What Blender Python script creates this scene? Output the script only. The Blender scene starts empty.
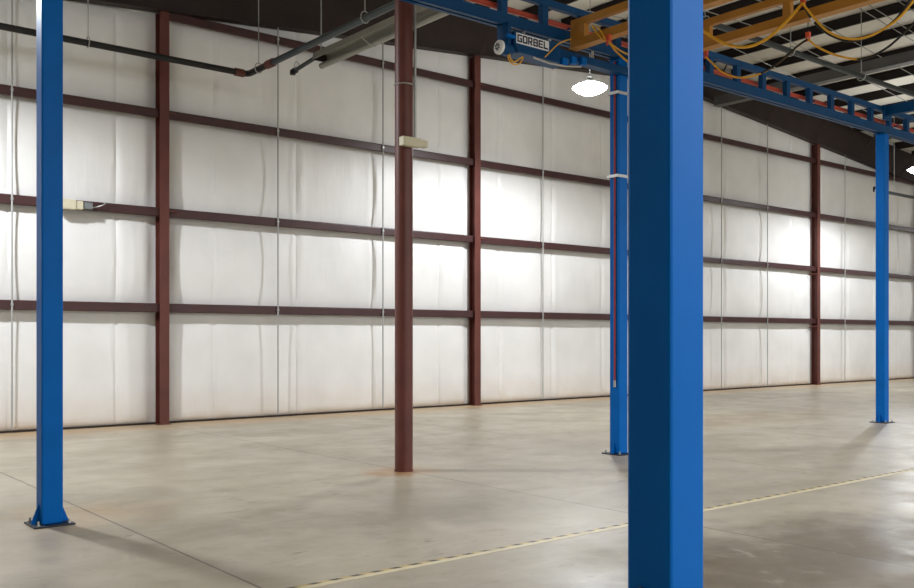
import bpy, bmesh, math, random
from mathutils import Vector, Matrix
random.seed(7)
SC = bpy.context.scene
COL = SC.collection
PI = math.pi

# ------------------------------------------------------------------ camera, world, lamps' light, exposure
F = 933.0                                   # focal length in pixels of the 914 px wide frame
HOR = 337.0                                 # row of the horizon
YAW = math.radians(39.2)
EYE = 1.6
cam_d = bpy.data.cameras.new('camera')
cam = bpy.data.objects.new('camera', cam_d); COL.objects.link(cam)
cam_d.sensor_width = 36.0
cam_d.lens = 36.0 * F / 914.0
cam_d.shift_y = (HOR - 294.0) / 914.0
cam_d.clip_start = 0.05; cam_d.clip_end = 200
cam.location = (0, 0, EYE)
cam.rotation_euler = (PI / 2, 0, -YAW)
SC.camera = cam

world = bpy.data.worlds.new('world'); SC.world = world
world.use_nodes = True
world.node_tree.nodes['Background'].inputs[0].default_value = (0.8, 0.88, 1.0, 1)
world.node_tree.nodes['Background'].inputs[1].default_value = 0.05

LAMP_Z = 6.70
LAMP_LIGHTS = [  # x, y, watts
    (1.5, 13.1, 620), (14.2, 13.1, 420), (28.9, 13.1, 430), (42.5, 13.1, 450)]
LAMP_LIGHTS += [(x, -3.0, 430) for x in (7.0, 14.2, 21.4, 28.6, 35.8)]  # unseen front row inferred from lit column faces, multiplied as fill for the wall
LAMP_LIGHTS += [(x, -9.5, 430) for x in (4.5, 11.5, 18.6, 25.7, 32.8)]  # unseen rear row, added as fill to even out the wall light
for (lx, ly, w) in LAMP_LIGHTS:
    d = bpy.data.lights.new('high_bay_or_fill_light', 'SPOT')
    d.spot_size = math.radians(174); d.spot_blend = 0.5; d.shadow_soft_size = 0.2
    d.energy = w; d.color = (0.92, 0.957, 1.0)
    o = bpy.data.objects.new('high_bay_or_fill_light', d); COL.objects.link(o)
    o.location = (lx, ly, LAMP_Z - 0.36)
    if (lx, ly) not in ((14.2, 13.1), (28.9, 13.1)):      # added point light for the upward lens glow of unseen lamps and fill (the two lamps in view have their lens)
        d = bpy.data.lights.new('lens_glow', 'POINT'); d.shadow_soft_size = 0.3; d.energy = 50; d.color = (0.94, 0.97, 1.0)
        o = bpy.data.objects.new('lens_glow', d); COL.objects.link(o); o.location = (lx, ly, LAMP_Z)

vs = SC.view_settings
vs.view_transform = 'Standard'; vs.look = 'None'; vs.gamma = 1.0
vs.exposure = 1.27
vs.use_curve_mapping = False
SC.cycles.use_denoising = True
SC.cycles.max_bounces = 8
SC.cycles.diffuse_bounces = 5

# ------------------------------------------------------------------ helpers
SN, CS = math.sin(YAW), math.cos(YAW)
def ray(px, py):
    u, v = (px - 457.0) / F, (HOR - py) / F
    return Vector((SN + u * CS, CS - u * SN, v))
def on_y(px, py, Y):
    r = ray(px, py); t = Y / r.y
    return Vector((r.x * t, Y, EYE + r.z * t))
def on_x(px, py, X):
    r = ray(px, py); t = X / r.x
    return Vector((X, r.y * t, EYE + r.z * t))

class MB:
    """collects shapes, builds ONE mesh object"""
    def __init__(self): self.v = []; self.f = []
    def add(self, vs_, fs):
        n = len(self.v); self.v += [tuple(p) for p in vs_]; self.f += [tuple(i + n for i in q) for q in fs]; return self
    def box(self, x0, x1, y0, y1, z0, z1):
        return self.add([(x0,y0,z0),(x1,y0,z0),(x1,y1,z0),(x0,y1,z0),(x0,y0,z1),(x1,y0,z1),(x1,y1,z1),(x0,y1,z1)],
                        [(0,3,2,1),(4,5,6,7),(0,1,5,4),(1,2,6,5),(2,3,7,6),(3,0,4,7)])
    def prism(self, poly, a, b):
        """poly = list of points, extruded by vectors a (start offset) and b (end offset)"""
        n = len(poly); a = Vector(a); b = Vector(b)
        P = [Vector(p) for p in poly]
        return self.add([p + a for p in P] + [p + b for p in P],
                        [tuple(range(n - 1, -1, -1)), tuple(range(n, 2 * n))] + [(i, (i+1) % n, n + (i+1) % n, n + i) for i in range(n)])
    def tube(self, pts, r, n=8, caps=True, closed=False):
        P = [Vector(p) for p in pts]; m = len(P)
        up = None; vs_ = []; fs = []
        for i, p in enumerate(P):
            if closed: t = (P[(i+1) % m] - P[i-1])
            else: t = (P[min(i+1, m-1)] - P[max(i-1, 0)])
            t.normalize()
            if up is None:
                up = Vector((0,0,1)) if abs(t.z) < 0.9 else Vector((1,0,0))
            s = t.cross(up)
            if s.length < 1e-4: s = t.cross(Vector((0.3,1,0.2)))
            s.normalize(); up = s.cross(t).normalized()
            rr = r[i] if isinstance(r, (list, tuple)) else r
            for k in range(n):
                a = 2 * PI * k / n
                vs_.append(p + s * (rr * math.cos(a)) + up * (rr * math.sin(a)))
        q = m if closed else m - 1
        for i in range(q):
            j = (i + 1) % m
            for k in range(n):
                k2 = (k + 1) % n
                fs.append((i*n+k, i*n+k2, j*n+k2, j*n+k))
        if caps and not closed:
            fs.append(tuple(range(n-1, -1, -1))); fs.append(tuple((m-1)*n + k for k in range(n)))
        return self.add(vs_, fs)
    def lathe(self, prof, c, n=24):
        """prof = [(radius, z)], about the vertical through c"""
        c = Vector(c); vs_ = []; fs = []; m = len(prof)
        for (r, z) in prof:
            for k in range(n):
                a = 2 * PI * k / n; vs_.append(c + Vector((r * math.cos(a), r * math.sin(a), z)))
        for i in range(m - 1):
            for k in range(n):
                k2 = (k + 1) % n; fs.append((i*n+k, i*n+k2, (i+1)*n+k2, (i+1)*n+k))
        fs.append(tuple(range(n-1, -1, -1))); fs.append(tuple((m-1)*n + k for k in range(n)))
        return self.add(vs_, fs)
    def build(self, name, mat_, parent=None, smooth=False, bevel=0.0, loc=None):
        me = bpy.data.meshes.new(name)
        me.from_pydata(self.v, [], self.f); me.validate()
        bm = bmesh.new(); bm.from_mesh(me); bmesh.ops.recalc_face_normals(bm, faces=bm.faces[:]); bm.to_mesh(me); bm.free()
        me.materials.append(mat_)
        if smooth:
            for p in me.polygons: p.use_smooth = True
            me.set_sharp_from_angle(angle=math.radians(38))
        o = bpy.data.objects.new(name, me); COL.objects.link(o)
        if parent is not None: o.parent = parent
        if loc is not None: o.location = loc
        if bevel:
            b = o.modifiers.new('bevel', 'BEVEL'); b.width = bevel; b.segments = 2; b.limit_method = 'ANGLE'
        return o

def tag(o, label, cat, group=None, kind=None):
    o['label'] = label; o['category'] = cat
    if group: o['group'] = group
    o['kind'] = kind or 'thing'
    return o
def struct(o, label=None):
    o['kind'] = 'structure'
    if label: o['label'] = label
    return o
def empty(name, loc=(0,0,0)):
    o = bpy.data.objects.new(name, None); COL.objects.link(o); o.location = loc; o.empty_display_size = 0.1
    return o
def copy_tree(o, parent=None):
    c = o.copy(); COL.objects.link(c)
    if parent is not None: c.parent = parent
    for ch in list(o.children): copy_tree(ch, c)
    return c

# ------------------------------------------------------------------ materials
def srgb(r, g, b):
    f = lambda c: (c/255/12.92) if c/255 <= 0.04045 else ((c/255+0.055)/1.055)**2.4
    return (f(r), f(g), f(b), 1)
def mat(name, col, rough=0.5, metal=0.0, var=0.12, scale=3.0, bump=0.0, spec=0.5, stretch=None):
    m = bpy.data.materials.new(name); m.use_nodes = True
    nt = m.node_tree; N = nt.nodes; L = nt.links; b = N['Principled BSDF']
    b.inputs['Roughness'].default_value = rough; b.inputs['Metallic'].default_value = metal
    b.inputs['Specular IOR Level'].default_value = spec
    tc = N.new('ShaderNodeTexCoord'); mp = N.new('ShaderNodeMapping'); L.new(tc.outputs['Object'], mp.inputs[0])
    if stretch: mp.inputs['Scale'].default_value = stretch
    no = N.new('ShaderNodeTexNoise'); no.inputs['Scale'].default_value = scale; no.inputs['Detail'].default_value = 6
    L.new(mp.outputs[0], no.inputs['Vector'])
    mr = N.new('ShaderNodeMapRange'); mr.inputs[1].default_value = 0.3; mr.inputs[2].default_value = 0.7
    mr.inputs[3].default_value = 1 - var; mr.inputs[4].default_value = 1 + var
    L.new(no.outputs[0], mr.inputs[0])
    mx = N.new('ShaderNodeMix'); mx.data_type = 'RGBA'; mx.blend_type = 'MULTIPLY'; mx.inputs[0].default_value = 1
    mx.inputs[6].default_value = col
    L.new(mr.outputs[0], mx.inputs[7]); L.new(mx.outputs[2], b.inputs['Base Color'])
    if bump:
        bp = N.new('ShaderNodeBump'); bp.inputs['Strength'].default_value = bump; bp.inputs['Distance'].default_value = 0.01
        L.new(no.outputs[0], bp.inputs['Height']); L.new(bp.outputs[0], b.inputs['Normal'])
    return m
def emis(name, col, s):
    m = bpy.data.materials.new(name); m.use_nodes = True
    b = m.node_tree.nodes['Principled BSDF']
    b.inputs['Base Color'].default_value = col; b.inputs['Emission Color'].default_value = col; b.inputs['Emission Strength'].default_value = s
    return m

M_blue = mat('blue_paint', srgb(0, 98, 182), 0.42, 0, 0.08, 2.0, spec=0.10)
M_bluedark = mat('blue_steel_paint', srgb(0, 64, 112), 0.45, 0, 0.10, 2.0, spec=0.2)
M_oxide = mat('red_oxide_paint', srgb(98, 52, 45), 0.45, 0, 0.16, 2.5, spec=0.4)
M_girt = mat('girt_oxide_paint', srgb(66, 38, 38), 0.42, 0, 0.16, 2.5, spec=0.45)
M_rafter = mat('dark_oxide_paint', srgb(50, 39, 36), 0.55, 0, 0.14, 1.5, spec=0.3)
M_purlin = mat('purlin_paint', srgb(38, 31, 30), 0.6, 0, 0.14, 1.5, spec=0.3)
M_yellow = mat('ochre_crane_paint', srgb(182, 126, 44), 0.45, 0, 0.10, 3.0, spec=0.4)
M_black = mat('black_pipe', srgb(28, 28, 30), 0.45, 0.2, 0.1, 4.0)
M_greypipe = mat('dark_grey_pipe', srgb(58, 66, 68), 0.45, 0.2, 0.1, 4.0)
M_galv = mat('galvanised_steel', srgb(176, 178, 176), 0.4, 0.6, 0.10, 8.0)
M_steel = mat('dull_aluminium_sheet', srgb(150, 148, 138), 0.45, 0.4, 0.08, 3.0)
M_beige = mat('beige_enamel', srgb(205, 198, 172), 0.5, 0, 0.06, 6.0)
M_grey = mat('grey_box_paint', srgb(118, 122, 124), 0.5, 0, 0.06, 6.0)
M_orange = mat('orange_red_plastic', srgb(214, 82, 48), 0.45, 0, 0.08, 3.0)
M_redpipe = mat('orange_red_pipe', srgb(190, 70, 45), 0.45, 0, 0.18, 1.5)
M_redhose = mat('dark_red_hose', srgb(140, 40, 50), 0.5, 0, 0.1, 3.0)
M_yelcable = mat('yellow_cable', srgb(232, 172, 30), 0.45, 0, 0.08, 5.0)
M_blkcable = mat('black_cable', srgb(24, 24, 24), 0.5, 0, 0.08, 5.0)
M_white = mat('white_plate', srgb(235, 238, 242), 0.45, 0, 0.03, 5.0)
M_navy = mat('navy_letter', srgb(18, 26, 60), 0.5, 0, 0.03, 5.0)
M_rod = mat('pale_painted_rod', srgb(172, 172, 170), 0.45, 0, 0.05, 4.0)
M_plate = mat('dark_base_plate', srgb(30, 38, 52), 0.5, 0.1, 0.1, 4.0)
M_groof = mat('roof_shade_grey', srgb(92, 92, 90), 0.55, 0, 0.08, 2.0)
M_lens = emis('lit_lamp_lens', (0.95, 0.975, 1.0, 1), 19.0)

def floor_mat():
    m = bpy.data.materials.new('polished_concrete'); m.use_nodes = True
    nt = m.node_tree; N = nt.nodes; L = nt.links; b = N['Principled BSDF']
    geo = N.new('ShaderNodeNewGeometry'); sep = N.new('ShaderNodeSeparateXYZ'); L.new(geo.outputs['Position'], sep.inputs[0])
    def math_(op, a, bb=None, clamp=False):
        n = N.new('ShaderNodeMath'); n.operation = op; n.use_clamp = clamp
        for i, x in enumerate((a, bb)):
            if x is None: continue
            if isinstance(x, (int, float)): n.inputs[i].default_value = x
            else: L.new(x, n.inputs[i])
        return n.outputs[0]
    def noise(scale, detail=6, dist=0.0, st=(1,1,1), rough=0.55):
        mp = N.new('ShaderNodeMapping'); mp.inputs['Scale'].default_value = st; L.new(geo.outputs['Position'], mp.inputs[0])
        n = N.new('ShaderNodeTexNoise'); n.inputs['Scale'].default_value = scale; n.inputs['Detail'].default_value = detail
        n.inputs['Distortion'].default_value = dist; n.inputs['Roughness'].default_value = rough
        L.new(mp.outputs[0], n.inputs['Vector']); return n.outputs[0]
    def ramp(x, a, bb, lo=0.0, hi=1.0):
        n = N.new('ShaderNodeMapRange'); n.interpolation_type = 'SMOOTHSTEP'
        n.inputs[1].default_value = a; n.inputs[2].default_value = bb; n.inputs[3].default_value = lo; n.inputs[4].default_value = hi
        L.new(x, n.inputs[0]); return n.outputs[0]
    def mix(fac, c1, c2):
        n = N.new('ShaderNodeMix'); n.data_type = 'RGBA'
        L.new(fac, n.inputs[0])
        for s, c in ((6, c1), (7, c2)):
            if isinstance(c, tuple): n.inputs[s].default_value = c
            else: L.new(c, n.inputs[s])
        return n.outputs[2]
    X, Y = sep.outputs[0], sep.outputs[1]
    base = mix(ramp(noise(0.55, 7, 0.4, (1, 1.5, 1)), 0.30, 0.72), srgb(158, 148, 130), srgb(182, 172, 154))
    base = mix(ramp(noise(2.6, 8, 0.6, (1, 1.6, 1), 0.65), 0.52, 0.80, 0, 0.38), base, srgb(128, 119, 104))
    base = mix(ramp(noise(1.1, 6, 1.0, (0.7, 2.4, 1)), 0.56, 0.74, 0, 0.25), base, srgb(196, 188, 172))
    # brownish stains: along the wall foot, round the pipe column and the left blue column, and near right
    wall_d = ramp(Y, 15.3, 16.6, 0, 0.75)
    wallm = math_('MULTIPLY', wall_d, ramp(noise(0.8, 5), 0.3, 0.6, 0.45, 1.0))
    base = mix(wallm, base, srgb(196, 164, 122))
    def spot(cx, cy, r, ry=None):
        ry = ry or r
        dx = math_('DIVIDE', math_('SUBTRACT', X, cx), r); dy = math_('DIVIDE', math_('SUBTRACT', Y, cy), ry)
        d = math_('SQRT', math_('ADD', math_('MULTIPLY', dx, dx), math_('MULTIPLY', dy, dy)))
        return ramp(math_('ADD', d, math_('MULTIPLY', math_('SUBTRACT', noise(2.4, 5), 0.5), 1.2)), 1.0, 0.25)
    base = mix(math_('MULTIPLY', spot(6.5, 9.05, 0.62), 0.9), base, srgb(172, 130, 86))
    base = mix(math_('MULTIPLY', spot(2.75, 8.65, 0.9), 0.4), base, srgb(182, 150, 108))
    base = mix(math_('MULTIPLY', spot(6.3, 3.5, 3.2, 1.5), 0.75), base, srgb(88, 74, 56))
    base = mix(math_('MULTIPLY', spot(16.5, 10.6, 4.5, 1.6), 0.4), base, srgb(150, 126, 92))
    base = mix(math_('MULTIPLY', spot(5.2, 7.0, 2.2, 1.2), 0.35), base, srgb(112, 104, 92))
    base = mix(ramp(noise(3.4, 10, 0.5, (0.8, 1.3, 1), 0.72), 0.50, 0.72, 0, 0.42), base, srgb(128, 117, 99))
    base = mix(ramp(noise(2.3, 10, 1.2, (1.3, 0.8, 1), 0.7), 0.56, 0.70, 0, 0.30), base, srgb(200, 190, 171))
    # small oil marks
    base = mix(ramp(noise(3.6, 3, 0.4, (0.7, 1.8, 1)), 0.68, 0.76, 0, 0.65), base, srgb(92, 77, 60))
    # saw cut joints
    def joint(c, first, step, w):
        s = math_('DIVIDE', math_('SUBTRACT', c, first), step)
        d = math_('MULTIPLY', math_('ABSOLUTE', math_('SUBTRACT', s, math_('ROUND', s))), step)
        return ramp(d, w * 1.5, w * 0.5)
    jx = joint(X, 2.79, 3.78, 0.009)
    jy = joint(Y, 5.28, 3.78, 0.006)
    j = math_('MAXIMUM', jx, math_('MULTIPLY', jy, 0.5))
    base = mix(math_('MULTIPLY', j, 0.75), base, srgb(66, 60, 52))
    L.new(base, b.inputs['Base Color'])
    L.new(ramp(noise(1.4, 5), 0.3, 0.7, 0.30, 0.50), b.inputs['Roughness'])
    b.inputs['Specular IOR Level'].default_value = 0.36
    bp = N.new('ShaderNodeBump'); bp.inputs['Strength'].default_value = 0.10; bp.inputs['Distance'].default_value = 0.01
    L.new(noise(9, 6), bp.inputs['Height']); L.new(bp.outputs[0], b.inputs['Normal'])
    return m

def vinyl_mat(name, c1, c2, dirt=True):
    m = bpy.data.materials.new(name); m.use_nodes = True
    nt = m.node_tree; N = nt.nodes; L = nt.links; b = N['Principled BSDF']
    geo = N.new('ShaderNodeNewGeometry'); sep = N.new('ShaderNodeSeparateXYZ'); L.new(geo.outputs['Position'], sep.inputs[0])
    n = N.new('ShaderNodeTexNoise'); n.inputs['Scale'].default_value = 0.9; n.inputs['Detail'].default_value = 6
    L.new(geo.outputs['Position'], n.inputs['Vector'])
    mx = N.new('ShaderNodeMix'); mx.data_type = 'RGBA'; mx.inputs[6].default_value = c1; mx.inputs[7].default_value = c2
    mr = N.new('ShaderNodeMapRange'); mr.inputs[1].default_value = 0.35; mr.inputs[2].default_value = 0.65
    L.new(n.outputs[0], mr.inputs[0]); L.new(mr.outputs[0], mx.inputs[0]); out = mx.outputs[2]
    if dirt:
        d = N.new('ShaderNodeMapRange'); d.inputs[1].default_value = 0.75; d.inputs[2].default_value = 0.0
        d.inputs[3].default_value = 0; d.inputs[4].default_value = 0.5; L.new(sep.outputs[2], d.inputs[0])
        n2 = N.new('ShaderNodeTexNoise'); n2.inputs['Scale'].default_value = 2.2; n2.inputs['Detail'].default_value = 7; L.new(geo.outputs['Position'], n2.inputs['Vector'])
        mu = N.new('ShaderNodeMath'); mu.operation = 'MULTIPLY'; L.new(d.outputs[0], mu.inputs[0]); L.new(n2.outputs[0], mu.inputs[1])
        m2 = N.new('ShaderNodeMix'); m2.data_type = 'RGBA'; m2.inputs[7].default_value = srgb(186, 150, 104)
        L.new(mu.outputs[0], m2.inputs[0]); L.new(out, m2.inputs[6]); out = m2.outputs[2]
    L.new(out, b.inputs['Base Color'])
    b.inputs['Roughness'].default_value = 0.42; b.inputs['Specular IOR Level'].default_value = 0.45
    n3 = N.new('ShaderNodeTexNoise'); n3.inputs['Scale'].default_value = 6; n3.inputs['Detail'].default_value = 4
    mp = N.new('ShaderNodeMapping'); mp.inputs['Scale'].default_value = (1.6, 1, 0.35); L.new(geo.outputs['Position'], mp.inputs[0]); L.new(mp.outputs[0], n3.inputs['Vector'])
    bp = N.new('ShaderNodeBump'); bp.inputs['Strength'].default_value = 0.25; bp.inputs['Distance'].default_value = 0.02
    L.new(n3.outputs[0], bp.inputs['Height']); L.new(bp.outputs[0], b.inputs['Normal'])
    return m
M_floor = floor_mat()
M_vinyl = vinyl_mat('white_vinyl_insulation', srgb(232, 231, 229), srgb(242, 241, 239))
M_vinyl_roof = vinyl_mat('white_vinyl_roof_insulation', srgb(226, 222, 208), srgb(236, 232, 222), False)
M_plain = mat('plain_painted_wall', srgb(205, 203, 198), 0.6, 0, 0.05, 0.7)

def tape_mat():
    m = bpy.data.materials.new('hazard_tape'); m.use_nodes = True
    nt = m.node_tree; N = nt.nodes; L = nt.links; b = N['Principled BSDF']; b.inputs['Roughness'].default_value = 0.5
    tc = N.new('ShaderNodeTexCoord'); s = N.new('ShaderNodeSeparateXYZ'); L.new(tc.outputs['Object'], s.inputs[0])
    def mt(op, a, bb):
        n = N.new('ShaderNodeMath'); n.operation = op
        for i, x in enumerate((a, bb)):
            if isinstance(x, (int, float)): n.inputs[i].default_value = x
            else: L.new(x, n.inputs[i])
        return n.outputs[0]
    diag = mt('FRACT', mt('DIVIDE', mt('ADD', s.outputs[0], mt('MULTIPLY', s.outputs[1], 1.0)), 0.163), 0)
    stripe = mt('LESS_THAN', diag, 0.48)
    half = mt('GREATER_THAN', s.outputs[1], 0.014)
    no = N.new('ShaderNodeTexNoise'); no.inputs['Scale'].default_value = 4; no.inputs['Detail'].default_value = 5; L.new(tc.outputs['Object'], no.inputs['Vector'])
    mx = N.new('ShaderNodeMix'); mx.data_type = 'RGBA'; mx.inputs[6].default_value = srgb(198, 174, 108); mx.inputs[7].default_value = srgb(62, 54, 40)
    L.new(stripe, mx.inputs[0])
    m2 = N.new('ShaderNodeMix'); m2.data_type = 'RGBA'; m2.inputs[6].default_value = srgb(214, 202, 172); L.new(half, m2.inputs[0]); L.new(mx.outputs[2], m2.inputs[7])
    m3 = N.new('ShaderNodeMix'); m3.data_type = 'RGBA'; m3.inputs[7].default_value = srgb(165, 156, 138); L.new(m2.outputs[2], m3.inputs[6])
    mr = N.new('ShaderNodeMapRange'); mr.inputs[1].default_value = 0.5; mr.inputs[2].default_value = 0.75; mr.inputs[4].default_value = 0.7; L.new(no.outputs[0], mr.inputs[0]); L.new(mr.outputs[0], m3.inputs[0])
    L.new(m3.outputs[2], b.inputs['Base Color'])
    return m
M_tape = tape_mat()

# ------------------------------------------------------------------ the setting
X0, X1 = -9.0, 49.6              # side walls
YW, YB = 16.84, -14.0            # the insulated wall, the wall behind the camera
RIDGE, RZ, SL = 21.0, 8.738, 0.0833
def zlow(x): return RZ - SL * abs(x - RIDGE)        # underside of the rafters
RD = 1.0                                            # rafter depth
PH = 0.28                                           # purlin depth

struct(MB().box(X0 - .3, X1 + .3, YB - .3, YW + .3, -0.2, 0).build('floor', M_floor))

GIRT_Z = [2.14, 3.89, 5.69, 7.51]
BAY = 7.51
COLX = [-0.885 + BAY * k for k in range(7)]
def hash1(i): return (math.sin(i * 127.1 + 3.7) * 43758.5453) % 1.0
def vnoise(x):
    i = math.floor(x); f = x - i; f = f * f * (3 - 2 * f)
    return hash1(i) * (1 - f) + hash1(i + 1) * f
def bulge(x, z):
    rows = [0.0] + GIRT_Z + [9.3]
    k = 0
    while k < len(rows) - 2 and z > rows[k + 1]: k += 1
    t = min(max((z - rows[k]) / (rows[k+1] - rows[k]), 0), 1)
    env = math.sin(PI * min(max(t, 0), 1)) ** 0.55
    if k == 0: env = (1 - t) ** 0.12 * (1 if t < .5 else math.sin(PI * t) ** 0.5) if t > 0.04 else t / 0.04
    b = 0.085 * env
    # folds between the rolls of insulation, 1.83 m wide
    s = (x - 4.0) / 1.83; n = round(s); d = abs(s - n) * 1.83
    wob = 0.02 * (vnoise(z * 1.3 + n * 17) - 0.5)
    d = abs((s - n) * 1.83 + wob)
    b -= 0.045 * env * math.exp(-(d / 0.032) ** 2)
    b += 0.010 * env * math.exp(-((d - 0.09) / 0.05) ** 2)
    # soft vertical wrinkles, strongest next to the folds
    b += env * 0.016 * (vnoise(x * 4.3 + k * 31 + 0.25 * math.sin(z * 2.1)) - 0.5) * (0.5 + 1.2 * math.exp(-d / 0.25))
    b += env * 0.05 * (vnoise(x * 0.9 + k * 7.3) - 0.5)
    for c in COLX:
        if abs(x - c) < 0.8: b *= 1 - math.exp(-((x - c) / 0.22) ** 4)
    return b
def wall_back():
    xs = []; x = X0
    while x < X1: xs.append(x); x += 0.06 if 1 < x < 40 else 0.3
    xs.append(X1)
    zs = []
    rows = [0.0] + GIRT_Z + [9.9]
    for a, bb in zip(rows[:-1], rows[1:]):
        n = 20
        for i in range(n):
            t = i / n; t = 0.5 - 0.5 * math.cos(PI * t) if True else t
            zs.append(a + (bb - a) * t)
    zs.append(9.9)
    nz = len(zs); v = []; f = []
    for x in xs:
        for z in zs: v.append((x, YW - bulge(x, z), z))
    for i in range(len(xs) - 1):
        for j in range(nz - 1):
            f.append((i*nz+j, (i+1)*nz+j, (i+1)*nz+j+1, i*nz+j+1))
    m = MB(); m.v = v; m.f = f
    o = m.build('wall_back', M_vinyl, smooth=True)
    struct(o); return o
wb = wall_back()
back = MB().box(X0 - .3, X1 + .3, YW + .02, YW + .3, 0, 9.95).build('wall_sheeting', M_plain, wb)
struct(MB().box(X0 - .3, X1 + .3, YB - .3, YB, 0, 9.95).build('wall_front', M_plain))
struct(MB().box(X0 - .3, X0, YB, YW, 0, 9.95).build('wall_left', M_plain))
struct(MB().box(X1, X1 + .3, YB, YW, 0, 9.95).build('wall_right', M_plain))
bb_ = MB()
bb_.box(X0, X1, YW - 0.06, YW + 0.0, 0, 0.035)
struct(bb_.build('baseboard_back', M_rafter))

# ceiling: white insulation sagging between the purlins
PSP = 1.47; PFIRST = 20.02
PX = [PFIRST + PSP * k for k in range(-19, 20) if X0 + .3 < PFIRST + PSP * k < X1 - .3]
def ceiling():
    xs = []
    edges = [X0] + PX + [X1]
    for a, b in zip(edges[:-1], edges[1:]):
        for i in range(10): xs.append((a + (b - a) * i / 10, math.sin(PI * i / 10) ** 0.6 if i else 0))
    xs.append((X1, 0))
    ys = [YB + (YW - YB) * i / 40 for i in range(41)]
    v = []; f = []; ny = len(ys)
    for i, (x, e) in enumerate(xs):
        for j, y in enumerate(ys):
            v.append((x, y, zlow(x) + RD + PH + 0.005 - 0.10 * e - 0.02 * e * vnoise(y * 0.8 + i // 10)))
    for i in range(len(xs) - 1):
        for j in range(ny - 1): f.append((i*ny+j, i*ny+j+1, (i+1)*ny+j+1, (i+1)*ny+j))
    m = MB(); m.v = v; m.f = f
    return struct(m.build('ceiling', M_vinyl_roof, smooth=True))
ceiling()

# ------------------------------------------------------------------ roof steel
def zee(x, z, y0, y1):
    """Z purlin along Y: thin web with two flanges"""
    m = MB(); t = 0.01; w = 0.075
    m.box(x - t/2, x + t/2, y0, y1, z, z + PH)
    m.box(x - w, x + t/2, y0, y1, z, z + t)
    m.box(x - w, x - w + t, y0, y1, z, z + 0.025)
    m.box(x - t/2, x + w, y0, y1, z + PH - t, z + PH)
    return m
for x in PX:
    if not 2.0 < x < 46: continue
    o = zee(0, 0, YB + .02, YW - .1).build('roof_purlin', M_purlin, loc=(x, 0, zlow(x) + RD))
    tag(o, 'dark steel purlin between pale strips of roof insulation', 'purlin', 'roof purlins')

def rafter(Yc, label, xs, xe, braces):
    root = empty('rafter', (RIDGE, Yc, zlow(RIDGE)))
    def seg(a, b, dz0, dz1, hw, name):
        m = MB()
        pts = [a] + ([RIDGE] if a < RIDGE < b else []) + [b]
        vs_ = []
        for x in pts:
            for (dy, dz) in ((-hw, dz0), (hw, dz0), (hw, dz1), (-hw, dz1)):
                vs_.append((x - RIDGE, dy, zlow(x) - zlow(RIDGE) + dz))
        fs = [(3,2,1,0), tuple(4*(len(pts)-1)+k for k in range(4))]
        for i in range(len(pts) - 1):
            for k in range(4): fs.append((4*i+k, 4*i+(k+1) % 4, 4*i+4+(k+1) % 4, 4*i+4+k))
        m.add(vs_, fs)
        return m.build(name, M_rafter, root)
    seg(xs, xe, 0.015, RD - 0.015, 0.006, 'web')
    seg(xs, xe, 0.0, 0.015, 0.11, 'lower_flange')
    seg(xs, xe, RD - 0.015, RD, 0.11, 'upper_flange')
    for bx in braces:
        z = zlow(bx) - zlow(RIDGE)
        m = MB(); m.tube([(bx - RIDGE, -0.11, z + 0.03), (bx - RIDGE, -0.82, z + RD - 0.01)], 0.024, 4)
        m.build('flange_brace', M_rafter, root)
    return root
r1 = rafter(YW - 0.24, 'x', X0, X1, [PX_ for PX_ in PX if 6 < PX_ < 36 and (round((PX_ - PFIRST) / PSP) % 2 == 0)])
tag(r1, 'deep dark brown rafter along the top of the white wall', 'rafter')
r2 = rafter(9.1, 'x', X0, X1, [])
tag(r2, 'deep dark brown rafter carried by the round brown pipe column', 'rafter')

# grey box under the roof imitating a shaded insulation strip, running towards the wall
m = MB(); m.box(-0.10, 0.10, -14, YW - 0.35, 0, 0.26); m.box(-0.14, 0.14, -14, YW - 0.35, -0.012, 0)
o = m.build('shaded_roof_strip', M_groof, loc=(23.3, 0, 8.40))
tag(o, 'wide grey strip of shaded insulation under the roof running towards the white wall', 'beam')

# thin bracing rods crossing the purlins
def brace_rod(y, xa, xb, label, r=0.012):
    xa0 = xa; n = 8
    pts = [(xa + (xb - xa) * i / n, y, zlow(xa + (xb - xa) * i / n) + RD - 0.02) for i in range(n + 1)]
    o = MB().tube(pts, r, 5).build('bracing_rod', M_galv)
    return tag(o, label, 'rod', 'thin bracing rods crossing the purlins')
for y in (10.6, 11.2, 11.45, 12.6, 13.8, 15.2):
    brace_rod(y, 10.0, 34.0, 'thin pale bracing rod crossing under the roof purlins')

# ------------------------------------------------------------------ wall steel
BAYN = ['the bay behind the slim gusseted blue column', 'the second wall bay, behind the pipe column', 'the wall bay just before the big blue column',
        'the wall bay just beyond the big blue column', 'the last wall bay, behind the distant blue column', 'x']
ROWN = ['lowest', 'second lowest', 'second highest', 'topmost']
def wall_column(x, label, braces=(), hidden=False):
    root = empty('steel_column', (x, YW - 0.19, 0))
    top = zlow(x)
    fw, dep = 0.088, 0.09
    MB().box(-fw, fw, -dep, -dep + 0.014, 0.012, top).build('inner_flange', M_oxide, root)
    MB().box(-fw, fw, 0.11, 0.124, 0.012, top).build('outer_flange', M_oxide, root)
    MB().box(-0.006, 0.006, -dep + 0.014, 0.11, 0.012, top).build('web', M_oxide, root)
    MB().box(-0.12, 0.12, -dep - 0.01, 0.13, 0, 0.012).build('base_plate', M_oxide, root)
    for (zz, s) in braces:
        m = MB(); m.tube([(s * 0.09, -dep + 0.02, zz + 0.02), (s * 0.42, 0.03, zz - 0.0)], 0.018, 4)
        m.build('flange_brace', M_oxide, root)
    return tag(root, label, 'column')
wall_column(COLX[1], 'dark red-brown wall column between the slim blue column and the pipe column', [(GIRT_Z[2], 1), (GIRT_Z[1], 1)])
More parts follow.
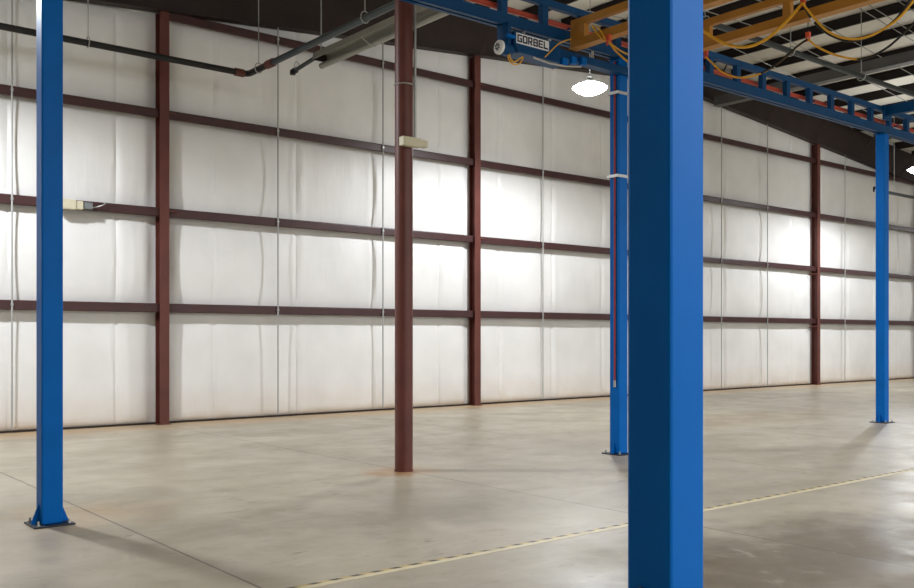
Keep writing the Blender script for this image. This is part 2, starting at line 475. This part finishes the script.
wall_column(COLX[2], 'red-brown wall column second along, just beyond the round pipe column', [(GIRT_Z[2], 1), (GIRT_Z[1], 1), (GIRT_Z[3], 1)])
wall_column(COLX[3], 'red-brown wall column directly behind the big blue column')
wall_column(COLX[4], 'red-brown wall column between the big blue column and the far blue one', [(GIRT_Z[0] - .2, -1), (GIRT_Z[1] - .2, -1)])
wall_column(COLX[5], 'red-brown wall column at the frame edge beyond the distant blue column')

def girt_mb(L):
    """channel-like girt, web level, inner flange turned down, with a lip"""
    m = MB()
    prof = [(0.20, 0.075), (0.014, 0.075), (0.0, 0.072), (-0.009, 0.064), (-0.012, 0.052), (-0.012, -0.078), (0.0, -0.09), (0.025, -0.09), (0.025, -0.08), (0.002, -0.08), (-0.002, -0.075), (-0.002, 0.058), (0.004, 0.063), (0.20, 0.063)]
    m.prism([(0, y, z) for (y, z) in prof], (0, 0, 0), (L, 0, 0))
    return m
for b in range(5):
    xa, xb = COLX[b] + 0.008, COLX[b + 1] - 0.008
    for r in range(4):
        if b == 0 and r == 3: continue
        o = girt_mb(xb - xa).build('girt', M_girt, smooth=False, loc=(xa, YW - 0.205, GIRT_Z[r]))
        tag(o, '%s red-brown girt in %s' % (ROWN[r], BAYN[b]), 'girt', 'girts along the white wall')

# sag rods on the girts
RODS = [(12, 'thin pale rod on the wall before the slim blue gusseted column'),
        (278, 'thin pale rod on the wall below the end of the tube heater'),
        (383, 'thin pale rod on the wall just before the round pipe column'),
        (543, 'thin pale rod on the wall midway between brown column and lamp'),
        (721.5, 'thin rod on the wall closest beyond the big blue column'),
        (767.5, 'thin rod on the wall second beyond the big blue column'),
        (845, 'thin rod on the wall beside the far blue column')]
for i, (px, lab) in enumerate(RODS):
    p = on_y(px, 300, YW - 0.235)
    zt = zlow(p.x) + 0.02
    m = MB(); m.tube([(0, 0, 0.08), (0, 0, 2.0), (0.0, 0, 4), (0, 0, zt)], 0.016, 6)
    o = m.build('sag_rod', M_rod, smooth=True, loc=(p.x, p.y, 0))
    for zz in GIRT_Z:
        if zz < zt: MB().box(-0.02, 0.02, -0.02, 0.03, zz - 0.02, zz + 0.02).build('clip', M_galv, o)
    tag(o, lab, 'rod', 'vertical rods on the white wall')

# ------------------------------------------------------------------ round pipe column with conduit and emergency light
PCX, PCY = 6.56, 9.05
root = empty('pipe_column', (PCX, PCY, 0))
MB().lathe([(0.108, 0.012), (0.108, zlow(PCX))], (0,0,0), 32).build('shaft', M_oxide, root, smooth=True)
MB().lathe([(0.116, 0), (0.116, 0.012)], (0,0,0), 24).build('base_plate', M_oxide, root)
MB().box(-0.16, 0.16, -0.16, 0.16, zlow(PCX) - 0.012, zlow(PCX)).build('cap_plate', M_oxide, root)
tag(root, 'round red-brown pipe column standing alone in the open floor', 'column')
cx, cy = PCX + 0.125, PCY - 0.055
root = empty('conduit', (cx, cy, 3.95))
MB().tube([(0, 0, 0), (0, 0, 3.5)], 0.018, 8).build('tube', M_galv, root, smooth=True)
MB().tube([(-0.008, 0.05, -0.0), (-0.008, 0.05, 3.5)], 0.012, 8).build('tube', M_black, root, smooth=True)
st = [(PCX - cx + 0.113 * math.cos(a), PCY - cy + 0.113 * math.sin(a), 0.66) for a in [math.radians(t) for t in range(0, 360, 15)]]
MB().tube(st, 0.009, 5, closed=True).build('strap', M_galv, root, smooth=True)
tag(root, 'thin metal conduit strapped to the round pipe column', 'conduit')
bp_ = on_y(399.5, 137.5, PCY - 0.12); bq = on_y(427, 150, PCY - 0.12)
def emergency_box(loc, w, h, d, label, junction=None):
    root = empty('emergency_light', loc)
    MB().box(0, w * 0.70, -d, 0, 0, h).build('housing', M_beige, root, bevel=0.006)
    MB().box(w * 0.705, w, -d * 0.85, -0.005, 0.012, h - 0.01).build('lamp_head', M_beige, root, bevel=0.008)
    MB().box(w * 0.06, w * 0.64, -d - 0.004, -d + 0.002, h * 0.12, h * 0.86).build('cover', M_beige, root)
    MB().lathe([(0.012, 0), (0.010, 0.012)], (w * 0.12, -d * .5, -0.012), 10).build('test_button', M_grey, root)
    return tag(root, label, 'emergency light')
emergency_box((bp_.x, PCY - 0.112, bq.z - 0.0), 0.37, bp_.z - bq.z + 0.01, 0.09, 'beige box light fixed to the round pipe column')
a = on_y(59, 199, YW - 0.36); b = on_y(84, 210, YW - 0.36)
root = emergency_box((a.x, YW - 0.235, b.z), b.x - a.x, 0.165, 0.12, 'beige box light on the wall girt beside the slim gusseted blue column')
m = MB().box(b.x - a.x + 0.02, b.x - a.x + 0.16, -0.10, 0, 0.03, 0.14).build('junction_box', M_grey, root, bevel=0.005)
pts = [(b.x - a.x + 0.16 + 0.24 * t, -0.05 + 0.02 * math.sin(t * 6), 0.06 + 0.02 * math.sin(t * 3) + 0.11 * t ** 3) for t in [i / 10 for i in range(11)]]
MB().tube(pts, 0.012, 6).build('cable', M_galv, root, smooth=True)

# ------------------------------------------------------------------ blue crane columns
def blue_column(x, y, h, label, knob=False):
    root = empty('crane_column', (x, y, 0))
    s = 0.087
    MB().box(-s, s, -s, s, 0.014, h).build('shaft', M_blue, root, bevel=0.012)
    MB().box(-0.165, 0.165, -0.165, 0.165, 0, 0.014).build('base_plate', M_plate, root)
    for sx in (-1, 1):
        m = MB(); m.prism([(sx * s, 0, 0.014), (sx * 0.15, 0, 0.014), (sx * 0.15, 0, 0.03), (sx * s, 0, 0.19)], (0, -0.006, 0), (0, 0.006, 0))
        m.build('gusset', M_blue, root)
        for sy in (-1, 1):
            m = MB(); m.lathe([(0.016, 0), (0.016, 0.014), (0.009, 0.014), (0.009, 0.04)], (sx * 0.125, sy * 0.125, 0.014), 6)
            m.build('anchor_bolt', M_galv, root)
    if knob:
        m = MB(); m.tube([(-s, 0.02, 0.79), (-s - 0.02, 0.02, 0.79)], 0.02, 12); m.build('knob', M_black, root)
    MB().box(-0.12, 0.12, -0.1, 0.1, h, h + 0.012).build('cap_plate', M_bluedark, root)
    return tag(root, label, 'column')
CY = 8.5; TZ = 5.40
blue_column(2.345, CY - 0.11, TZ - 0.012, 'slim blue square column with its whole gusseted base and dark plate showing')
blue_column(9.79, CY, TZ - 0.012, 'blue square column with red hose, partly hidden by the big one')
blue_column(17.2, CY, TZ - 0.012, 'small distant blue square column under the end of the blue truss')
blue_column(2.405, 1.893, TZ - 0.012, 'broad blue square column standing full height in front of everything', True)

# hose and straps on the hidden blue column
root = empty('air_hose', (9.79 - 0.105, CY - 0.02, 0.95))
MB().tube([(0, 0, 0.05), (0, 0, 1.5), (0, 0, 4.4)], 0.014, 8).build('hose', M_redhose, root, smooth=True)
MB().tube([(0, 0, -0.03), (0, 0, 0.06)], 0.018, 8).build('coupling', M_galv, root, smooth=True)
tag(root, 'dark red air hose running down a blue column', 'hose')
for zz, lab in ((3.79, 'lower grey strap around the blue column with red hose'), (4.92, 'upper grey strap around the blue column with red hose')):
    m = MB(); s1, s2 = 0.094, 0.0845
    m.box(-0.13, s1, -s1, -s2, -0.02, 0.02); m.box(-0.13, s1, s2, s1, -0.02, 0.02); m.box(s2, s1, -s2, s2, -0.02, 0.02); m.box(-0.13, -0.122, -s2, s2, -0.02, 0.02)
    o = m.build('strap', M_galv, loc=(9.79, CY, zz)); tag(o, lab, 'strap')

# ------------------------------------------------------------------ blue truss runway
def truss(label, x0, x1, y, z, step, first):
    root = empty('runway_truss', (x0, y, z))
    L = x1 - x0
    m = MB()                                           # enclosed track as bottom chord: box with slotted lips
    prof = [(-0.055, 0.15), (0.055, 0.15), (0.055, 0.0), (0.018, 0.0), (0.018, 0.012), (0.045, 0.012), (0.045, 0.138), (-0.045, 0.138), (-0.045, 0.012), (-0.018, 0.012), (-0.018, 0.0), (-0.055, 0.0)]
    m.prism([(0, a, b) for a, b in prof], (0, 0, 0), (L, 0, 0))
    for s in (-1, 1): m.box(0, L, s * 0.055, s * 0.072, 0.0, 0.008)
    m.build('track', M_bluedark, root)
    MB().box(0, L, -0.045, 0.045, 0.41, 0.50).build('top_chord', M_bluedark, root, bevel=0.006)
    x = first - x0
    while x < L:
        MB().box(x - 0.05, x + 0.05, -0.04, 0.04, 0.15, 0.41).build('post', M_bluedark, root)
        x += step
    return tag(root, label, 'truss')
truss('long blue ladder truss along the row of blue columns', 1.9, 25.6, CY, TZ, 0.70, 2.05)
root = empty('cross_beam', (17.2, CY - 0.06, 5.72))
MB().box(-0.06, 0.06, -6.7, 0, 0.0, 0.18).build('beam', M_bluedark, root, bevel=0.006)
MB().box(-0.11, 0.11, -0.03, -0.0, -0.08, 0.19).build('end_plate', M_bluedark, root)
tag(root, 'short blue cross beam meeting the truss above the small distant blue column', 'beam')
# orange-red pipe behind the truss posts
root = empty('air_pipe', (1.9, CY + 0.13, 5.69))
MB().tube([(0, 0, 0), (23.7, 0, 0)], 0.035, 10).build('pipe', M_redpipe, root, smooth=True)
for k in range(1, 24, 3):
    MB().box(k, k + 0.02, -0.09, 0.04, -0.045, -0.02).build('bracket', M_bluedark, root)
tag(root, 'orange-red pipe running behind the posts of the blue truss', 'pipe')

# ------------------------------------------------------------------ ochre bridge girders
def girder(x, label):
    root = empty('bridge_girder', (x, 8.36, 5.30))
    MB().box(-0.05, 0.05, -6.6, 0, 0, 0.105).build('lower_chord', M_yellow, root, bevel=0.004)
    MB().box(-0.04, 0.04, -6.6, 0, 0.27, 0.36).build('upper_chord', M_yellow, root, bevel=0.004)
    m = MB().box(-0.045, 0.045, -0.24, -0.0, 0.105, 0.27).build('end_plate', M_yellow, root)
    k = 0
    for yy in (1.14, 2.27, 3.40, 4.53, 5.66):
        MB().box(-0.035, 0.035, -yy - 0.05, -yy + 0.05, 0.105, 0.27).build('post', M_yellow, root)
    MB().box(-0.07, 0.07, -6.6, 0, -0.012, 0.0).build('bottom_flange', M_yellow, root)
    return tag(root, label, 'girder', 'ochre bridge girders under the roof')
girder(8.74, 'ochre bridge girder next to the lettered blue drive box')
girder(10.03, 'ochre bridge girder with the thick yellow festoon cable, beside big column')

# ------------------------------------------------------------------ blue end truck with lettered plate
ex, ey, ez = 7.63, CY - 0.10, 5.06
root = empty('end_truck', (ex, ey, ez))
m = MB()
m.prism([(0.02, 0, 0.05), (0.07, 0, 0.0), (0.95, 0, 0.0), (0.95, 0, 0.2), (0.02, 0, 0.2)], (0, -0.06, 0), (0, 0.16, 0))
m.build('body', M_bluedark, root, bevel=0.006)
m = MB(); m.box(0.95, 2.5, -0.05, 0.10, 0.10, 0.20); m.build('tie_bar', M_bluedark, root, bevel=0.006)
m = MB()
m.prism([(0.02, 0, 0.09), (0.10, 0, -0.01), (0.80, 0, -0.01), (0.80, 0, 0.235), (0.02, 0, 0.235)], (0, -0.115, 0), (0, -0.06, 0))
m.build('cover', M_bluedark, root, bevel=0.006)
plate = MB().box(0.05, 0.60, -0.121, -0.115, 0.095, 0.22).build('nameplate', M_white, root)
# squared block letters
GL = {'G': [(0,0,4,1),(0,0,1,5),(0,4,4,5),(3,0,4,2.8),(2,1.9,4,2.8)],
      'O': [(0,0,4,1),(0,0,1,5),(0,4,4,5),(3,0,4,5)],
      'R': [(0,0,1,5),(0,4.1,3.6,5),(2.8,2.2,3.8,4.6),(0,1.8,3.5,2.6)],
      'B': [(0,0,1,5),(0,4,3.8,5),(2.9,0,3.9,5),(0,0,4,1),(0,2.05,3.8,2.95)],
      'E': [(0,0,4,1),(0,0,1,5),(0,4,4,5),(0,2.05,3.6,2.95)],
      'L': [(0,0,1,5),(0,0,4,1)]}
cw, ch_ = 0.0192, 0.0185
for i, c in enumerate('GORBEL'):
    m = MB(); ox = 0.064 + i * 0.0885; oz = 0.1115
    for (a, b, c2, d) in GL[c]:
        e = 0.0002 * GL[c].index((a, b, c2, d))
        m.box(ox + a * cw, ox + c2 * cw, -0.1245 - e, -0.1205, oz + b * ch_, oz + d * ch_)
    if c == 'R':
        m.prism([(ox + a * cw, 0, oz + b * ch_) for a, b in ((1.3, 1.9), (2.6, 1.9), (4.1, 0), (2.8, 0))], (0, -0.1252, 0), (0, -0.1205, 0))
    m.build('letter', M_navy, plate)
# drive motor with a pale round end, bracket and rollers
m = MB(); m.tube([(-0.16, -0.05, 0.015), (-0.14, -0.05, 0.015), (-0.05, -0.05, 0.015), (0.03, -0.05, 0.015)], [0.07, 0.078, 0.078, 0.06], 20)
mot = m.build('motor', M_bluedark, root, smooth=True)
m = MB(); m.tube([(-0.195, -0.05, 0.015), (-0.18, -0.05, 0.015), (-0.15, -0.05, 0.015)], [0.055, 0.085, 0.085], 20)
fc = m.build('fan_cover', M_white, mot, smooth=True)
m = MB()
for k in range(8):
    a = 2 * PI * k / 8; m.tube([(-0.200, -0.05 + 0.02 * math.cos(a), 0.015 + 0.02 * math.sin(a)), (-0.194, -0.05 + 0.048 * math.cos(a + .6), 0.015 + 0.048 * math.sin(a + .6))], 0.006, 5)
m.build('vent_slots', M_navy, mot)
MB().box(-0.07, -0.02, -0.10, 0.1, 0.0, 0.335).build('bracket', M_bluedark, root, bevel=0.004)
MB().box(-0.12, 0.01, -0.15, -0.10, 0.13, 0.17).build('bracket', M_blue, root, bevel=0.004)
for xx in (0.35, 0.8, 1.6, 2.3):
    m = MB(); m.tube([(xx, 0.07, 0.20), (xx, 0.07, 0.338)], 0.02, 10); m.build('hanger_bolt', M_galv, root, smooth=True)
for xx, zz in ((0.85, -0.02), (1.02, 0.03), (1.2, 0.05)):
    m = MB(); m.box(xx, xx + 0.09, -0.12, -0.05, zz, zz + 0.09); m.build('guide_block', M_blue, root, bevel=0.006)
m = MB(); m.tube([(0.35, -0.10, -0.02), (0.62, -0.11, -0.045), (0.9, -0.11, -0.03), (1.2, -0.10, 0.02)], 0.012, 6); m.build('wire_loom', M_galv, root, smooth=True)
tag(root, 'blue drive box with white lettered plate under the blue truss', 'crane drive')

def catenary(a, b, sag, n=18):
    a = Vector(a); b = Vector(b); out = []
    for i in range(n + 1):
        t = i / n; p = a.lerp(b, t); p.z -= sag * 4 * t * (1 - t); out.append(p)
    return out
def smooth_path(P, n=8):
    P = [Vector(p) for p in P]; out = []
    for i in range(len(P) - 1):
        p0, p1, p2, p3 = P[max(i-1, 0)], P[i], P[i+1], P[min(i+2, len(P)-1)]
        for k in range(n):
            t = k / n
            out.append(0.5 * ((2*p1) + (p2-p0)*t + (2*p0-5*p1+4*p2-p3)*t*t + (3*p1-p0-3*p2+p3)*t**3))
    out.append(P[-1]); return out
def cable(name, pts, r, m_, label, cat='cable', group=None):
    o = MB().tube(pts, r, 7).build(name, m_, smooth=True)
    return tag(o, label, cat, group)

# looped wires under and beside the drive
yy = CY - 0.20
P = [on_y(x, y, yy) for (x, y) in ((508, 55), (509, 60), (514, 64.5), (520, 63), (523, 57), (520, 58.5), (514, 62), (510, 57.5), (510, 54))]
cable('cable', smooth_path(P), 0.008, M_yelcable, 'small yellow wire loop hanging below the lettered blue drive box')
P = [on_y(x, y, CY - 0.24) for (x, y) in ((545, 57), (549, 53), (556, 46), (562, 42), (571, 39))]
cable('cable', smooth_path(P), 0.008, M_yelcable, 'pale yellow wire from blue drive box up to ochre girder')

# ------------------------------------------------------------------ festoon cables and clamps
def clamp(p, label, drop=0.0, s=1.0):
    root = empty('cable_clamp', p)
    MB().tube([(0, -0.02 * s, 0), (0, -0.02 * s, -0.05 * s), (0, 0.02 * s, -0.05 * s), (0, 0.02 * s, 0)], 0.012 * s, 6, closed=True).build('saddle', M_orange, root)
    MB().box(-0.02 * s, 0.02 * s, -0.028 * s, 0.028 * s, 0.0, 0.06 * s).build('body', M_orange, root, bevel=0.006 * s)
    if drop: MB().tube([(0, 0, 0.06 * s), (0, 0, drop)], 0.006, 6).build('hanger', M_black, root)
    return tag(root, label, 'clamp', 'orange cable clamps')
XA = 9.90      # just in front of the second girder
f1 = [on_x(x, y, XA) for (x, y) in ((690, 22), (703, 31), (719, 41), (735, 46.5), (751, 46), (768, 38), (785, 23), (796, 11), (803, 3))]
cable('festoon_cable', smooth_path(f1), 0.019, M_yelcable, 'thick yellow festoon loop hanging in front of the ochre girder')
f2 = [on_x(x, y, XA - 0.03) for (x, y) in ((803, 3), (806, 8), (816, 20), (826, 30), (840, 37), (856, 39), (872, 35), (890, 25), (902, 15), (914, 0), (920, -9))]
cable('festoon_cable', smooth_path(f2), 0.013, M_yelcable, 'thin yellow festoon strand of the upper loop near the roof corner')
f3 = [on_x(x, y, XA + 0.01) for (x, y) in ((803, 3), (809, 15), (820, 28), (832, 36), (848, 41), (866, 38), (882, 30), (896, 19), (906, 6), (911, -3))]
o = cable('festoon_cable', smooth_path(f3), 0.014, M_blkcable, 'black festoon strand of the upper loop near the roof corner')
cp = [on_x(x, y, XA - 0.0) for (x, y) in ((808, 14), (811, 18))]
p0, p1 = Vector(f3[1]), Vector(f3[2])
MB().tube([p0.lerp(p1, 0.25), p0.lerp(p1, 0.55)], 0.022, 10).build('cable_band', M_white, o, smooth=True)
XB = 10.12
g1 = [on_x(x, y, XB) for (x, y) in ((706, 57), (712, 63), (722, 72), (735, 77), (748, 77), (762, 73), (774, 66), (788, 55), (798, 46), (808, 39))]
cable('festoon_cable', smooth_path(g1), 0.012, M_yelcable, 'lower yellow festoon loop dipping in front of the blue truss')
g2 = [on_x(x, y, XB) for (x, y) in ((808, 39), (816, 46), (830, 53), (845, 57.5), (858, 59), (872, 56), (888, 47), (902, 35), (914, 23), (922, 14))]
cable('festoon_cable', smooth_path(g2), 0.012, M_yelcable, 'lower yellow festoon loop hanging below the pale roof strips')
g3 = [p + Vector((-0.014, 0, -0.008)) for p in g2[4:]]
cable('festoon_cable', smooth_path(g3), 0.013, M_blkcable, 'black festoon strand of the lower loop by the roof strips')
g4 = [p + Vector((-0.014, 0, -0.006)) for p in g1[5:]]
cable('festoon_cable', smooth_path(g4), 0.013, M_blkcable, 'black festoon strand rising from above the blue truss to orange clamp')
clamp(on_x(706, 54, XB), 'orange clamp at the end of the ochre girder above the truss', 0.12, 1.0)
clamp(on_x(803, 2, XA), 'orange clamp holding the thick yellow loop on the ochre girder', 0.0, 1.0)
clamp(on_x(808, 37, XB), 'orange clamp hanging free before the pale roof strips', 0.26, 0.95)
XC = 8.63
c1 = [on_x(x, y, XC) for (x, y) in ((592, 25), (596, 32), (602, 39), (605, 40), (602, 33), (598, 28), (594, 27))]
cable('cable', smooth_path(c1), 0.009, M_yelcable, 'pale yellow wire coil on the end of the first ochre girder')
c2 = [on_x(x, y, XC) for (x, y) in ((609, 42), (614, 49), (620, 55), (627, 61), (634, 65), (642, 64))]
cable('festoon_cable', smooth_path(c2), 0.012, M_yelcable, 'yellow cable dropping behind the big blue column from orange clamp')
c3 = [on_x(x, y, XC - .02) for (x, y) in ((609, 42), (615, 47), (621, 51), (627, 54), (636, 57), (646, 55))]
cable('festoon_cable', smooth_path(c3), 0.010, M_yelcable, 'thinner upper yellow cable going behind the big blue column')
clamp(on_x(608.5, 40, XC), 'orange clamp on the first ochre girder by the big blue column', 0.06, 1.1)

# ------------------------------------------------------------------ pipes near the ceiling
# black sprinkler pipe along the wall, turning towards the camera
PZ, PY = 6.455, 15.8
xc = on_y(248, 73, PY).x
root = empty('sprinkler_pipe', (xc, PY, PZ))
MB().tube([(-14, 0, 0), (-0.12, 0, 0)], 0.056, 12).build('pipe', M_black, root, smooth=True)
MB().tube([(0, -0.9, 0), (0, -13, 0)], 0.056, 12).build('pipe', M_greypipe, root, smooth=True)
arc = [(-0.13, 0, 0)] + [(-0.1 + 0.1 * math.sin(t), -0.1 + 0.1 * math.cos(t), 0) for t in [i * PI / 16 for i in range(9)]] + [(0, -0.9, 0)]
MB().tube(arc, 0.057, 12).build('elbow', M_black, root, smooth=True)
MB().tube([(-0.26, 0, 0), (-0.18, 0, 0), (-0.09, 0.0, 0)], 0.074, 12).build('coupling', M_oxide, root, smooth=True)
MB().tube([(0, -0.75, 0), (0, -0.98, 0)], 0.074, 12).build('coupling', M_oxide, root, smooth=True)
for (hx, hy, lab) in ((on_y(88, 43, PY).x - xc, 0, 0), (0, -0.42, 0), (0, on_x(365, 20, xc).y - PY, 0)):
    ring = [(hx + (0.075 * math.sin(t) if hy else 0), hy + (0 if hy else 0.075 * math.sin(t)), 0.02 + 0.09 * math.cos(t)) for t in [i * 2 * PI / 16 for i in range(16)]]
    h = MB(); h.tube(ring, 0.010, 5, closed=True)
    h.tube([(hx, hy, 0.10), (hx, hy, zlow(xc + hx) + RD - PZ)], 0.009, 6)
    h.build('hanger', M_galv, root, smooth=True)
tag(root, 'black sprinkler pipe along the wall with an elbow turning away', 'pipe')
# dark main pipe under the roof on the far side
p = on_y(764, 42, 10.9)
root = empty('main_pipe', (p.x, 10.9, p.z))
MB().tube([(-12, 0, 0), (26, 0, 0)], 0.06, 12).build('pipe', M_greypipe, root, smooth=True)
for k in range(-8, 20, 3):
    zz = zlow(p.x + k) + RD - p.z
    h = MB(); h.tube([(k, 0, 0.08), (k, 0, zz)], 0.01, 6); h.tube([(k, 0.1 * math.sin(t), 0.1 * math.cos(t)) for t in [i * PI / 8 for i in range(16)]], 0.012, 5, closed=True)
    h.build('hanger', M_galv, root, smooth=True)
tag(root, 'thick dark pipe slanting below the pale roof strips', 'pipe')

# tube heater
HX, HZ = 8.70, 6.53
y0 = on_x(313, 62, HX - 0.15).y
root = empty('tube_heater', (HX, y0, HZ))
Lh = 8.0
pr = [(-0.17, 0.03), (-0.13, 0.16), (-0.07, 0.20), (0.07, 0.20), (0.13, 0.16), (0.17, 0.03), (0.16, 0.028), (0.122, 0.15), (0.065, 0.19), (-0.065, 0.19), (-0.122, 0.15), (-0.16, 0.028)]
m = MB(); m.prism([(a, 0, b) for a, b in pr], (0, 0, 0), (0, -Lh, 0)); m.build('reflector', M_steel, root)
m = MB(); m.prism([(a, 0, b) for a, b in pr[:6]], (0, 0.002, 0), (0, 0.012, 0)); m.build('end_cap', M_rafter, root)
MB().tube([(0.08, 0.10, -0.02), (0.08, -Lh, -0.02)], 0.052, 14).build('burner_tube', M_steel, root, smooth=True)
MB().tube([(0.08, 0.115, -0.02), (0.08, 0.095, -0.02)], 0.03, 10).build('sight_glass', M_white, root)
ye = on_x(295, 72, HX - 0.08).y - y0
MB().tube([(-0.08, ye, 0.02), (-0.08, 0.0, 0.09)], 0.038, 12).build('exhaust_pipe', M_greypipe, root, smooth=True)
m = MB(); m.tube([(-0.08, ye - 0.04, 0.02), (-0.08, ye + 0.02, 0.02), (-0.10, ye + 0.05, 0.01), (-0.10, ye + 0.05, -0.05)], 0.055, 12); m.build('elbow', M_black, root, smooth=True)
ring = [(-0.08 + 0.05 * math.sin(t), ye - 0.06, 0.09 + 0.08 * math.cos(t)) for t in [i * PI / 8 for i in range(16)]]
MB().tube(ring, 0.010, 5, closed=True).build('pipe_clip', M_galv, root, smooth=True)
for yy in (-0.03, -3.0, -5.8):
    h = MB(); h.tube([(0, yy, 0.20), (0, yy, zlow(HX) + RD - HZ)], 0.012, 6)
    h.build('hanger_wire', M_galv, root)
for yy in (-1.6, -4.0):
    MB().tube([(-0.175, yy, 0.03), (-0.03, yy, -0.05), (0.05, yy, -0.08), (0.12, yy, -0.06)], 0.009, 5).build('clip', M_galv, root)
tag(root, 'long grey tube heater with reflector hanging near the pipe column', 'heater')

# far small bracket pipe beside the far blue column
a = on_y(876, 190, 14.5); b = on_y(905, 186, 14.5)
o = MB().tube([(0, 0, 0), (b.x - a.x + 4, 0, 0)], 0.05, 10).build('pipe', M_greypipe, smooth=True, loc=a)
m = MB().tube([(-0.1, 0, -0.06), (-0.1, 0, 0.06), (0.1, 0, 0.06)], 0.05, 8).build('elbow', M_black, o, smooth=True)
for k in (1.2, 4.0):
    MB().tube([(k, 0, 0.05), (k, 0, zlow(a.x + k) + RD - a.z)], 0.009, 6).build('hanger', M_galv, o)
tag(o, 'short dark pipe at wall level beside the small distant blue column', 'pipe')

# ------------------------------------------------------------------ high-bay lamps
def lamp(x, y, label):
    root = empty('high_bay_lamp', (x, y, LAMP_Z))
    MB().lathe([(0.02, -0.13), (0.18, -0.11), (0.28, -0.06), (0.355, 0.0), (0.355, 0.012), (0.28, 0.06), (0.16, 0.10)], (0,0,0), 32).build('lens', M_lens, root, smooth=True)
    MB().lathe([(0.16, 0.10), (0.14, 0.14), (0.07, 0.17), (0.06, 0.24), (0.02, 0.26)], (0,0,0), 24).build('housing', M_galv, root, smooth=True)
    MB().tube([(0, 0, 0.25), (0, 0, zlow(x) + RD - LAMP_Z)], 0.009, 6).build('hanger_wire', M_galv, root)
    return tag(root, label, 'lamp', 'lit high-bay lamps')
lamp(14.2, 13.1, 'bright lit high-bay lamp hanging beyond the ochre girder end')
lamp(28.9, 13.1, 'lit high-bay lamp far off beside the small distant blue column')

# ------------------------------------------------------------------ tape on the floor
m = MB(); m.box(-4, 34, -0.045, 0.05, 0, 0.002)
o = m.build('floor_tape', M_tape, loc=(0, 5.24, 0.0005))
tag(o, 'worn cream and yellow-black striped tape line on the concrete floor', 'tape')
